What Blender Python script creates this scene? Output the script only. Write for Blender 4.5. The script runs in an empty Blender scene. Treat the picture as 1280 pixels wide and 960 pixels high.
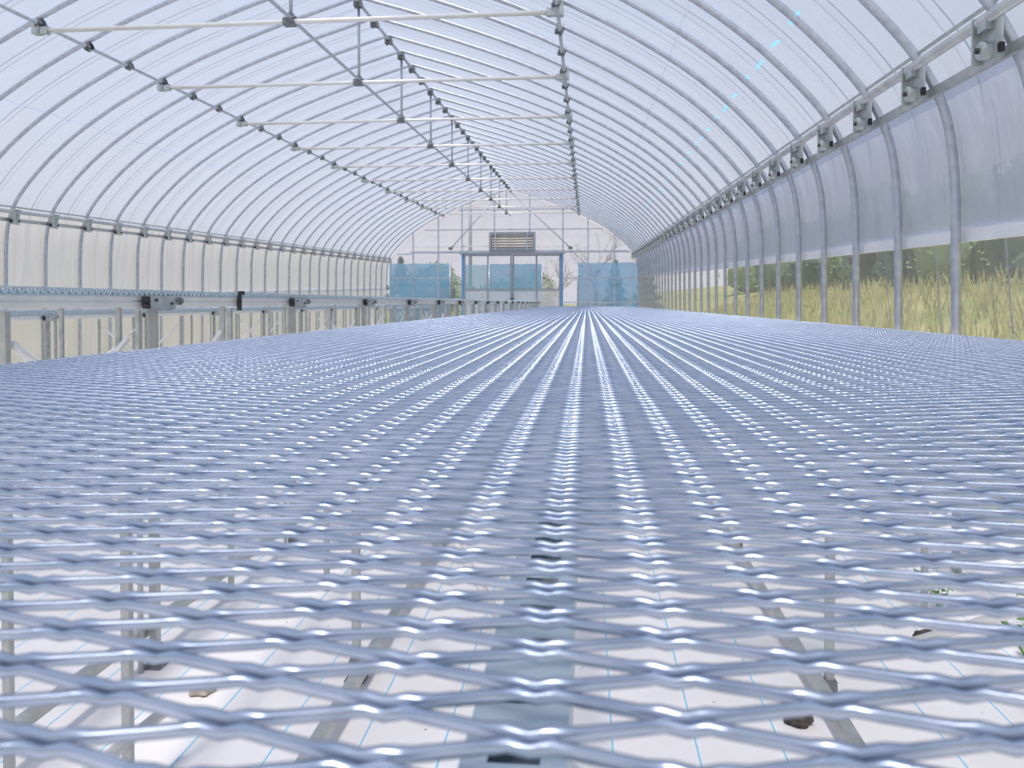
import bpy, bmesh, math, random
import numpy as np
from mathutils import Vector, Matrix

random.seed(7)
rng = np.random.default_rng(7)
S = bpy.context.scene
COL = S.collection

# ------------------------------------------------------------------ camera
CAMZ = 0.95
YAW = math.atan(93 / 960)
PITCH = math.radians(1.0)
cd = bpy.data.cameras.new('camera')
cam = bpy.data.objects.new('camera', cd)
COL.objects.link(cam)
cam.location = (0, 0, CAMZ)
cam.rotation_euler = (math.pi / 2 - PITCH, 0, YAW)
cd.sensor_width = 36
cd.lens = 27.0
cd.shift_y = -85.2 / 1280
cd.clip_start = 0.01
cd.clip_end = 500
cd.dof.use_dof = True
cd.dof.focus_distance = 1.3
cd.dof.aperture_fstop = 19
S.camera = cam

# ------------------------------------------------------------------ sky, sun, exposure
w = bpy.data.worlds.new('sky')
S.world = w
w.use_nodes = True
nt = w.node_tree
nt.nodes.clear()
wo = nt.nodes.new('ShaderNodeOutputWorld')
bg = nt.nodes.new('ShaderNodeBackground')
tc = nt.nodes.new('ShaderNodeTexCoord')
sp = nt.nodes.new('ShaderNodeSeparateXYZ')
rp = nt.nodes.new('ShaderNodeValToRGB')
rp.color_ramp.elements[0].position = 0.0
rp.color_ramp.elements[0].color = (1.12, 1.08, 1.16, 1)
rp.color_ramp.elements[1].position = 0.75
rp.color_ramp.elements[1].color = (0.42, 0.54, 0.82, 1)
nt.links.new(tc.outputs['Generated'], sp.inputs[0])
nt.links.new(sp.outputs['Z'], rp.inputs[0])
nt.links.new(rp.outputs[0], bg.inputs[0])
bg.inputs[1].default_value = 0.70
nt.links.new(bg.outputs[0], wo.inputs[0])
sd = bpy.data.lights.new('sun', 'SUN')
sd.energy = 4.2
sd.angle = math.radians(7)
sd.color = (1.0, 0.955, 0.905)
sun = bpy.data.objects.new('sun', sd)
COL.objects.link(sun)
# high hazy sun, behind the camera
SUN_FROM = Vector((-0.03, -0.42, 1.0)).normalized()
sun.rotation_euler = SUN_FROM.to_track_quat('Z', 'Y').to_euler()
S.view_settings.view_transform = 'Standard'
S.view_settings.look = 'None'
S.view_settings.gamma = 1
S.view_settings.exposure = 0.0
S.view_settings.use_curve_mapping = False

# ------------------------------------------------------------------ materials
def new_mat(name):
    m = bpy.data.materials.new(name)
    m.use_nodes = True
    m.node_tree.nodes.clear()
    out = m.node_tree.nodes.new('ShaderNodeOutputMaterial')
    return m, m.node_tree, out

def N(nt, kind, **kw):
    n = nt.nodes.new(kind)
    for k, v in kw.items():
        setattr(n, k, v)
    return n

def principled(name, c1, c2, rough=0.5, metal=0.0, scale=20.0, bump=0.0, bscale=60.0, trans=0.0):
    m, nt, out = new_mat(name)
    b = N(nt, 'ShaderNodeBsdfPrincipled')
    tcn = N(nt, 'ShaderNodeTexCoord')
    nz = N(nt, 'ShaderNodeTexNoise')
    nz.inputs['Scale'].default_value = scale
    nz.inputs['Detail'].default_value = 3
    r = N(nt, 'ShaderNodeValToRGB')
    r.color_ramp.elements[0].position = 0.35
    r.color_ramp.elements[1].position = 0.65
    r.color_ramp.elements[0].color = (*c1, 1)
    r.color_ramp.elements[1].color = (*c2, 1)
    nt.links.new(tcn.outputs['Object'], nz.inputs['Vector'])
    nt.links.new(nz.outputs['Fac'], r.inputs[0])
    nt.links.new(r.outputs[0], b.inputs['Base Color'])
    b.inputs['Roughness'].default_value = rough
    b.inputs['Metallic'].default_value = metal
    if bump:
        n2 = N(nt, 'ShaderNodeTexNoise')
        n2.inputs['Scale'].default_value = bscale
        bp = N(nt, 'ShaderNodeBump')
        bp.inputs['Strength'].default_value = bump
        bp.inputs['Distance'].default_value = 0.01
        nt.links.new(tcn.outputs['Object'], n2.inputs['Vector'])
        nt.links.new(n2.outputs['Fac'], bp.inputs['Height'])
        nt.links.new(bp.outputs[0], b.inputs['Normal'])
    nt.links.new(b.outputs[0], out.inputs[0])
    return m

def film(name, clear, col_t, col_d, diff=0.25, gloss=0.05, wrinkle=0.3, wscale=(1.5, 6, 1.5), lines=None):
    """clear = share that passes straight through, the rest scatters"""
    m, nt, out = new_mat(name)
    tcn = N(nt, 'ShaderNodeTexCoord')
    mp = N(nt, 'ShaderNodeMapping')
    mp.inputs['Scale'].default_value = wscale
    nt.links.new(tcn.outputs['Object'], mp.inputs[0])
    nz = N(nt, 'ShaderNodeTexNoise')
    nz.inputs['Scale'].default_value = 1.0
    nz.inputs['Detail'].default_value = 4
    nz.inputs['Distortion'].default_value = 0.6
    nt.links.new(mp.outputs[0], nz.inputs['Vector'])
    bp = N(nt, 'ShaderNodeBump')
    bp.inputs['Strength'].default_value = wrinkle
    bp.inputs['Distance'].default_value = 0.08
    nt.links.new(nz.outputs['Fac'], bp.inputs['Height'])
    tr = N(nt, 'ShaderNodeBsdfTransparent')
    tr.inputs[0].default_value = (0.97, 0.97, 0.98, 1)
    tl = N(nt, 'ShaderNodeBsdfTranslucent')
    tl.inputs[0].default_value = (*col_t, 1)
    df = N(nt, 'ShaderNodeBsdfDiffuse')
    df.inputs[0].default_value = (*col_d, 1)
    gl = N(nt, 'ShaderNodeBsdfGlossy')
    gl.inputs['Roughness'].default_value = 0.22
    gl.inputs[0].default_value = (1, 1, 1, 1)
    for s in (tl, df, gl):
        nt.links.new(bp.outputs[0], s.inputs['Normal'])
    m1 = N(nt, 'ShaderNodeMixShader'); m1.inputs[0].default_value = diff
    nt.links.new(tl.outputs[0], m1.inputs[1]); nt.links.new(df.outputs[0], m1.inputs[2])
    m2 = N(nt, 'ShaderNodeMixShader')
    # share of haze varies a little over the sheet
    rg = N(nt, 'ShaderNodeMapRange')
    rg.inputs['From Min'].default_value = 0.3; rg.inputs['From Max'].default_value = 0.7
    rg.inputs['To Min'].default_value = 1 - clear - 0.06; rg.inputs['To Max'].default_value = 1 - clear + 0.06
    nt.links.new(nz.outputs['Fac'], rg.inputs['Value'])
    nt.links.new(rg.outputs[0], m2.inputs[0])
    nt.links.new(tr.outputs[0], m2.inputs[1]); nt.links.new(m1.outputs[0], m2.inputs[2])
    m3 = N(nt, 'ShaderNodeMixShader'); m3.inputs[0].default_value = gloss
    nt.links.new(m2.outputs[0], m3.inputs[1]); nt.links.new(gl.outputs[0], m3.inputs[2])
    last = m3
    if lines:
        # faint printed lines running along the house: (x position, half width, colour, dash length or 0)
        sx = N(nt, 'ShaderNodeSeparateXYZ')
        nt.links.new(tcn.outputs['Object'], sx.inputs[0])
        for (px, hw, c, dash) in lines:
            a = N(nt, 'ShaderNodeMath', operation='SUBTRACT'); a.inputs[1].default_value = px
            nt.links.new(sx.outputs['X'], a.inputs[0])
            b = N(nt, 'ShaderNodeMath', operation='ABSOLUTE'); nt.links.new(a.outputs[0], b.inputs[0])
            cc = N(nt, 'ShaderNodeMath', operation='LESS_THAN'); cc.inputs[1].default_value = hw
            nt.links.new(b.outputs[0], cc.inputs[0])
            fac = cc
            if dash:
                d1 = N(nt, 'ShaderNodeMath', operation='FRACT')
                d0 = N(nt, 'ShaderNodeMath', operation='DIVIDE'); d0.inputs[1].default_value = dash
                nt.links.new(sx.outputs['Y'], d0.inputs[0]); nt.links.new(d0.outputs[0], d1.inputs[0])
                d2 = N(nt, 'ShaderNodeMath', operation='LESS_THAN'); d2.inputs[1].default_value = 0.45
                nt.links.new(d1.outputs[0], d2.inputs[0])
                f2 = N(nt, 'ShaderNodeMath', operation='MULTIPLY')
                nt.links.new(cc.outputs[0], f2.inputs[0]); nt.links.new(d2.outputs[0], f2.inputs[1])
                fac = f2
            f3 = N(nt, 'ShaderNodeMath', operation='MULTIPLY'); f3.inputs[1].default_value = 0.6
            nt.links.new(fac.outputs[0], f3.inputs[0])
            ink = N(nt, 'ShaderNodeBsdfTranslucent'); ink.inputs[0].default_value = (*c, 1)
            mx = N(nt, 'ShaderNodeMixShader')
            nt.links.new(f3.outputs[0], mx.inputs[0])
            nt.links.new(last.outputs[0], mx.inputs[1]); nt.links.new(ink.outputs[0], mx.inputs[2])
            last = mx
    nt.links.new(last.outputs[0], out.inputs[0])
    return m

def mat_floor():
    m, nt, out = new_mat('white_ground_sheet')
    b = N(nt, 'ShaderNodeBsdfPrincipled')
    b.inputs['Roughness'].default_value = 0.6
    tcn = N(nt, 'ShaderNodeTexCoord')
    sx = N(nt, 'ShaderNodeSeparateXYZ')
    nt.links.new(tcn.outputs['Object'], sx.inputs[0])
    # printed blue lines every 0.18 m
    a = N(nt, 'ShaderNodeMath', operation='ADD'); a.inputs[1].default_value = 18.0 - 0.055
    d = N(nt, 'ShaderNodeMath', operation='DIVIDE'); d.inputs[1].default_value = 0.18
    f = N(nt, 'ShaderNodeMath', operation='FRACT')
    l = N(nt, 'ShaderNodeMath', operation='LESS_THAN'); l.inputs[1].default_value = 0.022
    nt.links.new(sx.outputs['X'], a.inputs[0]); nt.links.new(a.outputs[0], d.inputs[0])
    nt.links.new(d.outputs[0], f.inputs[0]); nt.links.new(f.outputs[0], l.inputs[0])
    nz = N(nt, 'ShaderNodeTexNoise'); nz.inputs['Scale'].default_value = 2.5; nz.inputs['Detail'].default_value = 5
    nt.links.new(tcn.outputs['Object'], nz.inputs['Vector'])
    r = N(nt, 'ShaderNodeValToRGB')
    r.color_ramp.elements[0].position = 0.3; r.color_ramp.elements[0].color = (0.86, 0.81, 0.79, 1)
    r.color_ramp.elements[1].position = 0.6; r.color_ramp.elements[1].color = (0.95, 0.91, 0.90, 1)
    nt.links.new(nz.outputs['Fac'], r.inputs[0])
    # specks of dirt
    n2 = N(nt, 'ShaderNodeTexNoise'); n2.inputs['Scale'].default_value = 38; n2.inputs['Detail'].default_value = 2
    nt.links.new(tcn.outputs['Object'], n2.inputs['Vector'])
    r2 = N(nt, 'ShaderNodeValToRGB')
    r2.color_ramp.elements[0].position = 0.73; r2.color_ramp.elements[0].color = (0, 0, 0, 1)
    r2.color_ramp.elements[1].position = 0.78; r2.color_ramp.elements[1].color = (1, 1, 1, 1)
    nt.links.new(n2.outputs['Fac'], r2.inputs[0])
    mx0 = N(nt, 'ShaderNodeMixRGB'); mx0.inputs[2].default_value = (0.22, 0.17, 0.13, 1)
    nt.links.new(r2.outputs[0], mx0.inputs[0]); nt.links.new(r.outputs[0], mx0.inputs[1])
    mx = N(nt, 'ShaderNodeMixRGB'); mx.inputs[2].default_value = (0.25, 0.62, 0.85, 1)
    nt.links.new(l.outputs[0], mx.inputs[0]); nt.links.new(mx0.outputs[0], mx.inputs[1])
    nt.links.new(mx.outputs[0], b.inputs['Base Color'])
    bp = N(nt, 'ShaderNodeBump'); bp.inputs['Strength'].default_value = 0.25; bp.inputs['Distance'].default_value = 0.02
    nt.links.new(nz.outputs['Fac'], bp.inputs['Height']); nt.links.new(bp.outputs[0], b.inputs['Normal'])
    nt.links.new(b.outputs[0], out.inputs[0])
    return m

def net_mat(name, col, clear):
    m, nt, out = new_mat(name)
    tcn = N(nt, 'ShaderNodeTexCoord')
    nz = N(nt, 'ShaderNodeTexNoise'); nz.inputs['Scale'].default_value = 1.6
    nt.links.new(tcn.outputs['Object'], nz.inputs['Vector'])
    r = N(nt, 'ShaderNodeValToRGB')
    r.color_ramp.elements[0].position = 0.3; r.color_ramp.elements[0].color = (*[c * 0.8 for c in col], 1)
    r.color_ramp.elements[1].position = 0.7; r.color_ramp.elements[1].color = (*col, 1)
    nt.links.new(nz.outputs['Fac'], r.inputs[0])
    tr = N(nt, 'ShaderNodeBsdfTransparent')
    tl = N(nt, 'ShaderNodeBsdfTranslucent'); df = N(nt, 'ShaderNodeBsdfDiffuse')
    nt.links.new(r.outputs[0], tl.inputs[0]); nt.links.new(r.outputs[0], df.inputs[0])
    m1 = N(nt, 'ShaderNodeMixShader'); m1.inputs[0].default_value = 0.5
    nt.links.new(tl.outputs[0], m1.inputs[1]); nt.links.new(df.outputs[0], m1.inputs[2])
    m2 = N(nt, 'ShaderNodeMixShader'); m2.inputs[0].default_value = 1 - clear
    nt.links.new(tr.outputs[0], m2.inputs[1]); nt.links.new(m1.outputs[0], m2.inputs[2])
    nt.links.new(m2.outputs[0], out.inputs[0])
    return m

M = {}
M['pipe'] = principled('galvanised_pipe', (0.47, 0.50, 0.57), (0.58, 0.61, 0.67), 0.38, 0.55, 25)
M['rail'] = principled('galvanised_rail', (0.50, 0.51, 0.52), (0.62, 0.63, 0.62), 0.33, 0.7, 18)
M['tie'] = principled('bright_galvanised_tube', (0.82, 0.80, 0.78), (0.90, 0.88, 0.85), 0.35, 0.3, 12)
M['clamp'] = principled('dull_zinc_clamp', (0.17, 0.18, 0.19), (0.30, 0.31, 0.32), 0.45, 0.7, 40)
M['bracket'] = principled('zinc_bracket', (0.42, 0.46, 0.45), (0.56, 0.58, 0.58), 0.4, 0.5, 30)
M['mesh'] = principled('galvanised_expanded_metal', (0.34, 0.405, 0.53), (0.47, 0.525, 0.64), 0.27, 0.75, 45)
M['beam'] = principled('bluish_slotted_beam', (0.36, 0.44, 0.50), (0.46, 0.54, 0.60), 0.4, 0.5, 16)
M['edge'] = principled('galvanised_folded_edge', (0.50, 0.60, 0.66), (0.62, 0.70, 0.75), 0.4, 0.35, 30)
M['leg'] = principled('galvanised_leg', (0.40, 0.42, 0.41), (0.54, 0.55, 0.53), 0.42, 0.5, 22)
M['dark'] = principled('black_plastic', (0.015, 0.017, 0.02), (0.03, 0.03, 0.035), 0.5, 0.0, 30)
M['rust'] = principled('rusty_bolt', (0.16, 0.07, 0.04), (0.3, 0.16, 0.1), 0.7, 0.3, 60)
M['doorframe'] = principled('aluminium_frame', (0.30, 0.33, 0.37), (0.38, 0.41, 0.45), 0.4, 0.5, 20)
M['bluepost'] = principled('blue_painted_post', (0.10, 0.25, 0.50), (0.14, 0.32, 0.58), 0.5, 0.1, 20)
M['beige'] = principled('beige_louvre', (0.74, 0.69, 0.65), (0.82, 0.77, 0.72), 0.5, 0.1, 12)
M['strap'] = principled('dark_strap', (0.22, 0.24, 0.30), (0.28, 0.30, 0.36), 0.6, 0.0, 20)
M['hem'] = principled('white_film_hem', (0.85, 0.84, 0.83), (0.95, 0.94, 0.93), 0.5, 0.0, 8)
M['roof'] = film('roof_film', 0.60, (0.57, 0.67, 0.80), (0.60, 0.69, 0.80), 0.25, 0.05, 0.35, (1.3, 5, 1.3),
                 lines=[(0.875, 0.006, (0.2, 0.75, 0.9), 0.33), (0.51, 0.005, (0.35, 0.4, 0.5), 0), (-4.35, 0.005, (0.35, 0.4, 0.55), 0)])
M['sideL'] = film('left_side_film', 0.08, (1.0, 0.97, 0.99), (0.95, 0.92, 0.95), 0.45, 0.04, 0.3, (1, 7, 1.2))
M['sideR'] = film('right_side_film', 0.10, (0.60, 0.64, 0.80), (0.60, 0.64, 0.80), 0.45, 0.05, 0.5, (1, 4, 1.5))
M['clear'] = film('clear_film', 0.74, (0.9, 0.92, 0.92), (0.9, 0.9, 0.9), 0.3, 0.04, 0.3, (1, 5, 1))
M['clearL'] = film('hazy_lower_film', 0.14, (0.97, 0.93, 0.95), (0.95, 0.91, 0.93), 0.45, 0.04, 0.3, (1, 5, 1))
M['endlow'] = film('clear_end_film', 0.72, (0.9, 0.9, 0.98), (0.92, 0.91, 0.97), 0.45, 0.03, 0.2, (3, 1, 2))
M['endfilm'] = film('end_wall_film', 0.74, (0.98, 0.96, 1.0), (0.98, 0.96, 1.0), 0.45, 0.04, 0.3, (3, 1, 2))
M['pane'] = film('door_pane_film', 0.75, (0.80, 0.85, 0.92), (0.85, 0.87, 0.92), 0.3, 0.05, 0.3, (3, 1, 2))
M['kick'] = film('hazy_door_panel', 0.30, (0.95, 0.90, 0.94), (0.95, 0.90, 0.94), 0.5, 0.04, 0.2, (3, 1, 2))
M['floor'] = mat_floor()
M['net'] = net_mat('blue_net', (0.11, 0.42, 0.74), 0.2)
M['net2'] = net_mat('pale_blue_net', (0.20, 0.50, 0.70), 0.3)
M['grass'] = principled('field_grass', (0.24, 0.27, 0.08), (0.44, 0.39, 0.16), 0.9, 0, 0.7)
M['blade'] = principled('dry_grass_blade', (0.30, 0.33, 0.10), (0.54, 0.47, 0.22), 0.8, 0, 1.1)
M['leafdark'] = principled('dark_evergreen_leaf', (0.09, 0.14, 0.10), (0.16, 0.22, 0.14), 0.8, 0, 1.5)
M['leafmid'] = principled('mid_green_leaf', (0.17, 0.23, 0.10), (0.27, 0.32, 0.16), 0.8, 0, 1.5)
M['weed'] = principled('weed_leaf', (0.07, 0.20, 0.03), (0.18, 0.34, 0.07), 0.6, 0, 40)
M['bark'] = principled('grey_bark', (0.42, 0.37, 0.35), (0.52, 0.47, 0.44), 0.9, 0, 8)
M['soil'] = principled('dry_soil_clod', (0.04, 0.035, 0.03), (0.12, 0.10, 0.085), 0.95, 0, 60, 0.6, 90)
M['concrete'] = principled('grey_concrete', (0.40, 0.44, 0.50), (0.50, 0.53, 0.58), 0.8, 0, 4)

# ------------------------------------------------------------------ mesh helpers
class MB:
    def __init__(self):
        self.v = []; self.f = []
    def add(self, vs, fs):
        o = len(self.v)
        self.v += [tuple(p) for p in vs]
        self.f += [tuple(i + o for i in q) for q in fs]
        return self
    def box(self, c, s, mat=None):
        x, y, z = (k / 2 for k in s)
        vs = [Vector((i * x, j * y, k * z)) for i in (-1, 1) for j in (-1, 1) for k in (-1, 1)]
        if mat is not None:
            vs = [mat @ p for p in vs]
        c = Vector(c)
        return self.add([p + c for p in vs], [(0, 1, 3, 2), (4, 6, 7, 5), (0, 4, 5, 1), (2, 3, 7, 6), (0, 2, 6, 4), (1, 5, 7, 3)])
    def path(self, pts, r, n=8, cap=True, up=None):
        pts = [Vector(p) for p in pts]
        rs = r if isinstance(r, (list, tuple)) else [r] * len(pts)
        vs = []
        ref = Vector(up) if up else None
        for i, p in enumerate(pts):
            t = (pts[min(i + 1, len(pts) - 1)] - pts[max(i - 1, 0)]).normalized()
            if ref is None:
                ref = Vector((0, 0, 1)) if abs(t.z) < 0.9 else Vector((0, 1, 0))
            a = (ref - t * ref.dot(t)).normalized()
            b = t.cross(a)
            ref = a
            for k in range(n):
                q = 2 * math.pi * (k + 0.5) / n
                vs.append(p + (a * math.cos(q) + b * math.sin(q)) * rs[i])
        fs = []
        for i in range(len(pts) - 1):
            for k in range(n):
                k2 = (k + 1) % n
                fs.append((i * n + k, i * n + k2, (i + 1) * n + k2, (i + 1) * n + k))
        if cap:
            fs.append(tuple(range(n - 1, -1, -1)))
            e = (len(pts) - 1) * n
            fs.append(tuple(range(e, e + n)))
        return self.add(vs, fs)
    def tube(self, a, b, r, n=8):
        return self.path([a, b], r, n)
    def bar(self, a, b, wdt, h, up=(0, 0, 1)):
        a = Vector(a); b = Vector(b); t = (b - a).normalized()
        s = t.cross(Vector(up)).normalized(); u = s.cross(t)
        vs = [p + s * (i * wdt / 2) + u * (j * h / 2) for p in (a, b) for (i, j) in ((-1, -1), (1, -1), (1, 1), (-1, 1))]
        return self.add(vs, [(3, 2, 1, 0), (4, 5, 6, 7), (0, 1, 5, 4), (1, 2, 6, 5), (2, 3, 7, 6), (3, 0, 4, 7)])
    def mesh(self, name, mat, smooth=False):
        me = bpy.data.meshes.new(name)
        me.from_pydata(self.v, [], self.f)
        me.materials.append(mat)
        if smooth:
            me.polygons.foreach_set('use_smooth', [True] * len(me.polygons))
        me.update()
        return me

def ob(name, me, parent=None, loc=(0, 0, 0), rot=(0, 0, 0)):
    o = bpy.data.objects.new(name, me)
    COL.objects.link(o)
    o.location = loc; o.rotation_euler = rot
    if parent is not None:
        o.parent = parent
    return o

def thing(name, label, cat, loc=(0, 0, 0), group=None, rot=(0, 0, 0)):
    return tag(ob(name, None, None, loc, rot), label, cat, group)

def tag(o, label, cat, group=None):
    o['label'] = label; o['category'] = cat
    if group:
        o['group'] = group
    return o

def structure(o):
    o['kind'] = 'structure'
    return o

def stuff(o):
    o['kind'] = 'stuff'
    return o

ORD = ['nearest', 'second', 'third', 'fourth', 'fifth', 'sixth', 'seventh', 'eighth', 'ninth', 'tenth']

# ------------------------------------------------------------------ the house: section and slope
CX = -1.91                # ridge line
RISE = 0.024              # the frame climbs a little along its length
YEND = 19.33
YNEAR = -3.0
def HZ(h, y):             # height of the frame: h is measured from eye level at the near end
    return CAMZ + h + RISE * y
KEY = [(0, 2.41), (0.7, 2.19), (1.4, 1.93), (2.0, 1.64), (2.4, 1.40), (2.68, 1.19), (2.9, 0.98), (3.06, 0.79), (3.145, 0.63), (3.18, 0.48), (3.195, 0.30)]
def catmull(pts, n):
    P = [(2 * pts[0][0] - pts[1][0], 2 * pts[0][1] - pts[1][1])] + pts + [(2 * pts[-1][0] - pts[-2][0], 2 * pts[-1][1] - pts[-2][1])]
    out = []
    for i in range(1, len(P) - 2):
        for k in range(n):
            t = k / n
            q = []
            for c in (0, 1):
                a, b, cc, d = P[i - 1][c], P[i][c], P[i + 1][c], P[i + 2][c]
                q.append(0.5 * (2 * b + (cc - a) * t + (2 * a - 5 * b + 4 * cc - d) * t * t + (3 * b - a - 3 * cc + d) * t ** 3))
            out.append(tuple(q))
    out.append(pts[-1])
    return out
PROF = catmull(KEY, 4)
def off_at(h):            # offset from the ridge line at height h
    if h <= 0.30:
        return 3.195 + (0.30 - h) * 0.012
    for (a, b), (c, d) in zip(PROF, PROF[1:]):
        if d <= h <= b:
            return a + (c - a) * (b - h) / (b - d)
    return 0.0
def h_at(off):
    for (a, b), (c, d) in zip(PROF, PROF[1:]):
        if a <= off <= c:
            return b + (d - b) * (off - a) / (c - a)
    return 0.3
def outward(i):           # unit normal of the profile at index i (offset, height)
    a = PROF[max(i - 1, 0)]; b = PROF[min(i + 1, len(PROF) - 1)]
    dx, dz = b[0] - a[0], b[1] - a[1]
    l = math.hypot(dx, dz)
    return (-dz / l, dx / l) if i > 0 else (0.0, 1.0)

# ---- ground outside
def ground_z(x, y):
    r = max(0.0, x - 2.0)
    l = max(0.0, -6.0 - x)
    f = max(0.0, y - 24.0)
    def ss(t):
        t = min(1, max(0, t)); return t * t * (3 - 2 * t)
    return -0.03 + 1.0 * ss(r / 5) + 0.11 * min(9, max(0, r - 3)) + 0.5 * ss(l / 6) + 0.02 * l + 0.012 * f
mb = MB()
xs = [-60, -45, -32, -24, -18, -14, -11, -9, -7.5, -6, -5.4, -2, 1.55, 2, 2.6, 3.3, 4, 5, 6, 7.5, 9, 11, 14, 18, 24, 32, 45]
ys = list(range(-14, 30, 2)) + [33, 38, 45, 55, 70, 90]
for y in ys:
    for x in xs:
        mb.v.append((x, y, ground_z(x, y) + (rng.uniform(-0.05, 0.05) if (x > 3 or x < -7) else 0)))
nx = len(xs)
for j in range(len(ys) - 1):
    for i in range(nx - 1):
        mb.f.append((j * nx + i, j * nx + i + 1, (j + 1) * nx + i + 1, (j + 1) * nx + i))
structure(ob('ground', mb.mesh('ground', M['grass'], True)))

# ---- floor sheet
mb = MB()
fx = np.linspace(-5.1, 1.75, 28); fy = np.linspace(YNEAR, YEND - 0.05, 80)
for y in fy:
    for x in fx:
        mb.v.append((x, y, 0.0 + 0.003 * math.sin(x * 9 + y * 2) * math.sin(y * 5)))
for j in range(len(fy) - 1):
    for i in range(len(fx) - 1):
        a = j * len(fx) + i
        mb.f.append((a, a + 1, a + 1 + len(fx), a + len(fx)))
structure(ob('floor', mb.mesh('floor', M['floor'], True)))

# ---- roof film (both slopes), pressed down a little between the hoops by the straps
Y0 = 4.83
mb = MB()
iy = np.arange(YNEAR, YEND + 0.001, 0.125)
iy[-1] = YEND
eave_i = max(i for i, p in enumerate(PROF) if p[1] >= 0.62)
row = []
for s in (-1, 1):
    idx = range(eave_i, 0, -1) if s < 0 else range(0, eave_i + 1)
    row += [(s, i) for i in idx]
for y in iy:
    ph = ((y - Y0) / 0.5) % 1.0
    sag = 0.014 * math.sin(math.pi * ph) ** 2
    for (s, i) in row:
        n = outward(i); g = 0.024 - sag * (1 if i > 1 else 0)
        mb.v.append((CX + s * (PROF[i][0] + n[0] * g), y, HZ(PROF[i][1] + n[1] * g, y)))
nr = len(row)
for j in range(len(iy) - 1):
    for i in range(nr - 1):
        a = j * nr + i
        mb.f.append((a, a + 1, a + 1 + nr, a + nr))
roof = structure(ob('ceiling', mb.mesh('ceiling', M['roof'], True)))

# ---- side walls: hazy upper film, white hem, clear lower film
def side_wall(name, s, h_top, h_hem, mat_up, mat_low):
    def strip(ha, hb, n, gap, mat, nm, floor=False):
        m_ = MB()
        for y in iy:
            ph = ((y - Y0) / 0.5) % 1.0
            for k in range(n + 1):
                t = k / n
                za = HZ(ha, y); zb = 0.0 if floor else HZ(hb, y)
                z = za + (zb - za) * t
                h = z - CAMZ - RISE * y
                o_ = off_at(h) + gap - 0.012 * math.sin(math.pi * ph) ** 2 * math.sin(math.pi * t)
                m_.v.append((CX + s * o_, y, z))
        for j in range(len(iy) - 1):
            for k in range(n):
                a = j * (n + 1) + k
                q = (a, a + 1, a + n + 2, a + n + 1)
                m_.f.append(q if s < 0 else q[::-1])
        return m_.mesh(nm, mat, True)
    wl = structure(ob(name, strip(h_top, h_hem, 8, 0.03, mat_up, name)))
    ob('lower_film', strip(h_hem + 0.01, 0, 6, 0.036, mat_low, 'lower_film', True), wl)
    m_ = MB()
    for y in iy:
        o_ = off_at(h_hem) + 0.036
        for (dh, do) in ((0.022, -0.008), (-0.022, -0.010), (-0.022, 0.004), (0.022, 0.006)):
            m_.v.append((CX + s * (o_ + do), y, HZ(h_hem + dh, y)))
    for j in range(len(iy) - 1):
        for k in range(4):
            a = j * 4 + k; b = j * 4 + (k + 1) % 4
            m_.f.append((a, b, b + 4, a + 4))
    ob('hem_strip', m_.mesh('hem_strip', M['hem']), wl)
    return wl
side_wall('wall_right', 1, 0.70, 0.165, M['sideR'], M['clear'])
side_wall('wall_left', -1, 0.64, -0.12, M['sideL'], M['clearL'])

# ------------------------------------------------------------------ hoops with clamps and eave brackets
def clamp_mesh(name, sx, sy, sz, mat):
    m_ = MB()
    m_.box((0, 0, 0), (sx, sy * 0.45, sz))
    m_.box((sx * 0.36, 0, -sz * 0.15), (sx * 0.28, sy, sz * 0.7))
    m_.box((-sx * 0.36, 0, -sz * 0.15), (sx * 0.28, sy, sz * 0.7))
    m_.tube((0, -sy * 0.55, -sz * 0.3), (0, sy * 0.55, -sz * 0.3), sz * 0.16, 6)
    return m_.mesh(name, mat)
me_ridge = clamp_mesh('ridge_clamp', 0.062, 0.07, 0.075, M['clamp'])
me_purlin = clamp_mesh('purlin_clamp', 0.05, 0.065, 0.065, M['clamp'])
# eave bracket: back plate with a turned lip, saddle, and a round boss with its bolt
m_ = MB()
m_.box((0.004, 0, 0), (0.020, 0.085, 0.125))
m_.box((-0.014, 0.040, 0.004), (0.036, 0.007, 0.135))
m_.box((-0.010, 0.0, 0.064), (0.034, 0.090, 0.007))
m_.box((-0.012, 0.0, 0.040), (0.026, 0.050, 0.034))
me_brk = m_.mesh('eave_bracket', M['bracket'])
m_ = MB()
m_.path([(0.0, 0, 0), (-0.028, 0, 0), (-0.032, 0, 0)], [0.026, 0.026, 0.020], 14)
me_boss = m_.mesh('bracket_boss', M['bracket'])
m_ = MB()
m_.path([(0.0, 0, 0), (-0.008, 0, 0)], 0.009, 6)
me_bolt = m_.mesh('bolt', M['dark'])
m_ = MB()
m_.box((0, 0, 0), (0.014, 0.009, 0.026)); m_.box((-0.004, 0.005, 0.0), (0.008, 0.010, 0.014))
me_wedge = m_.mesh('wedge', M['dark'])

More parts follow.
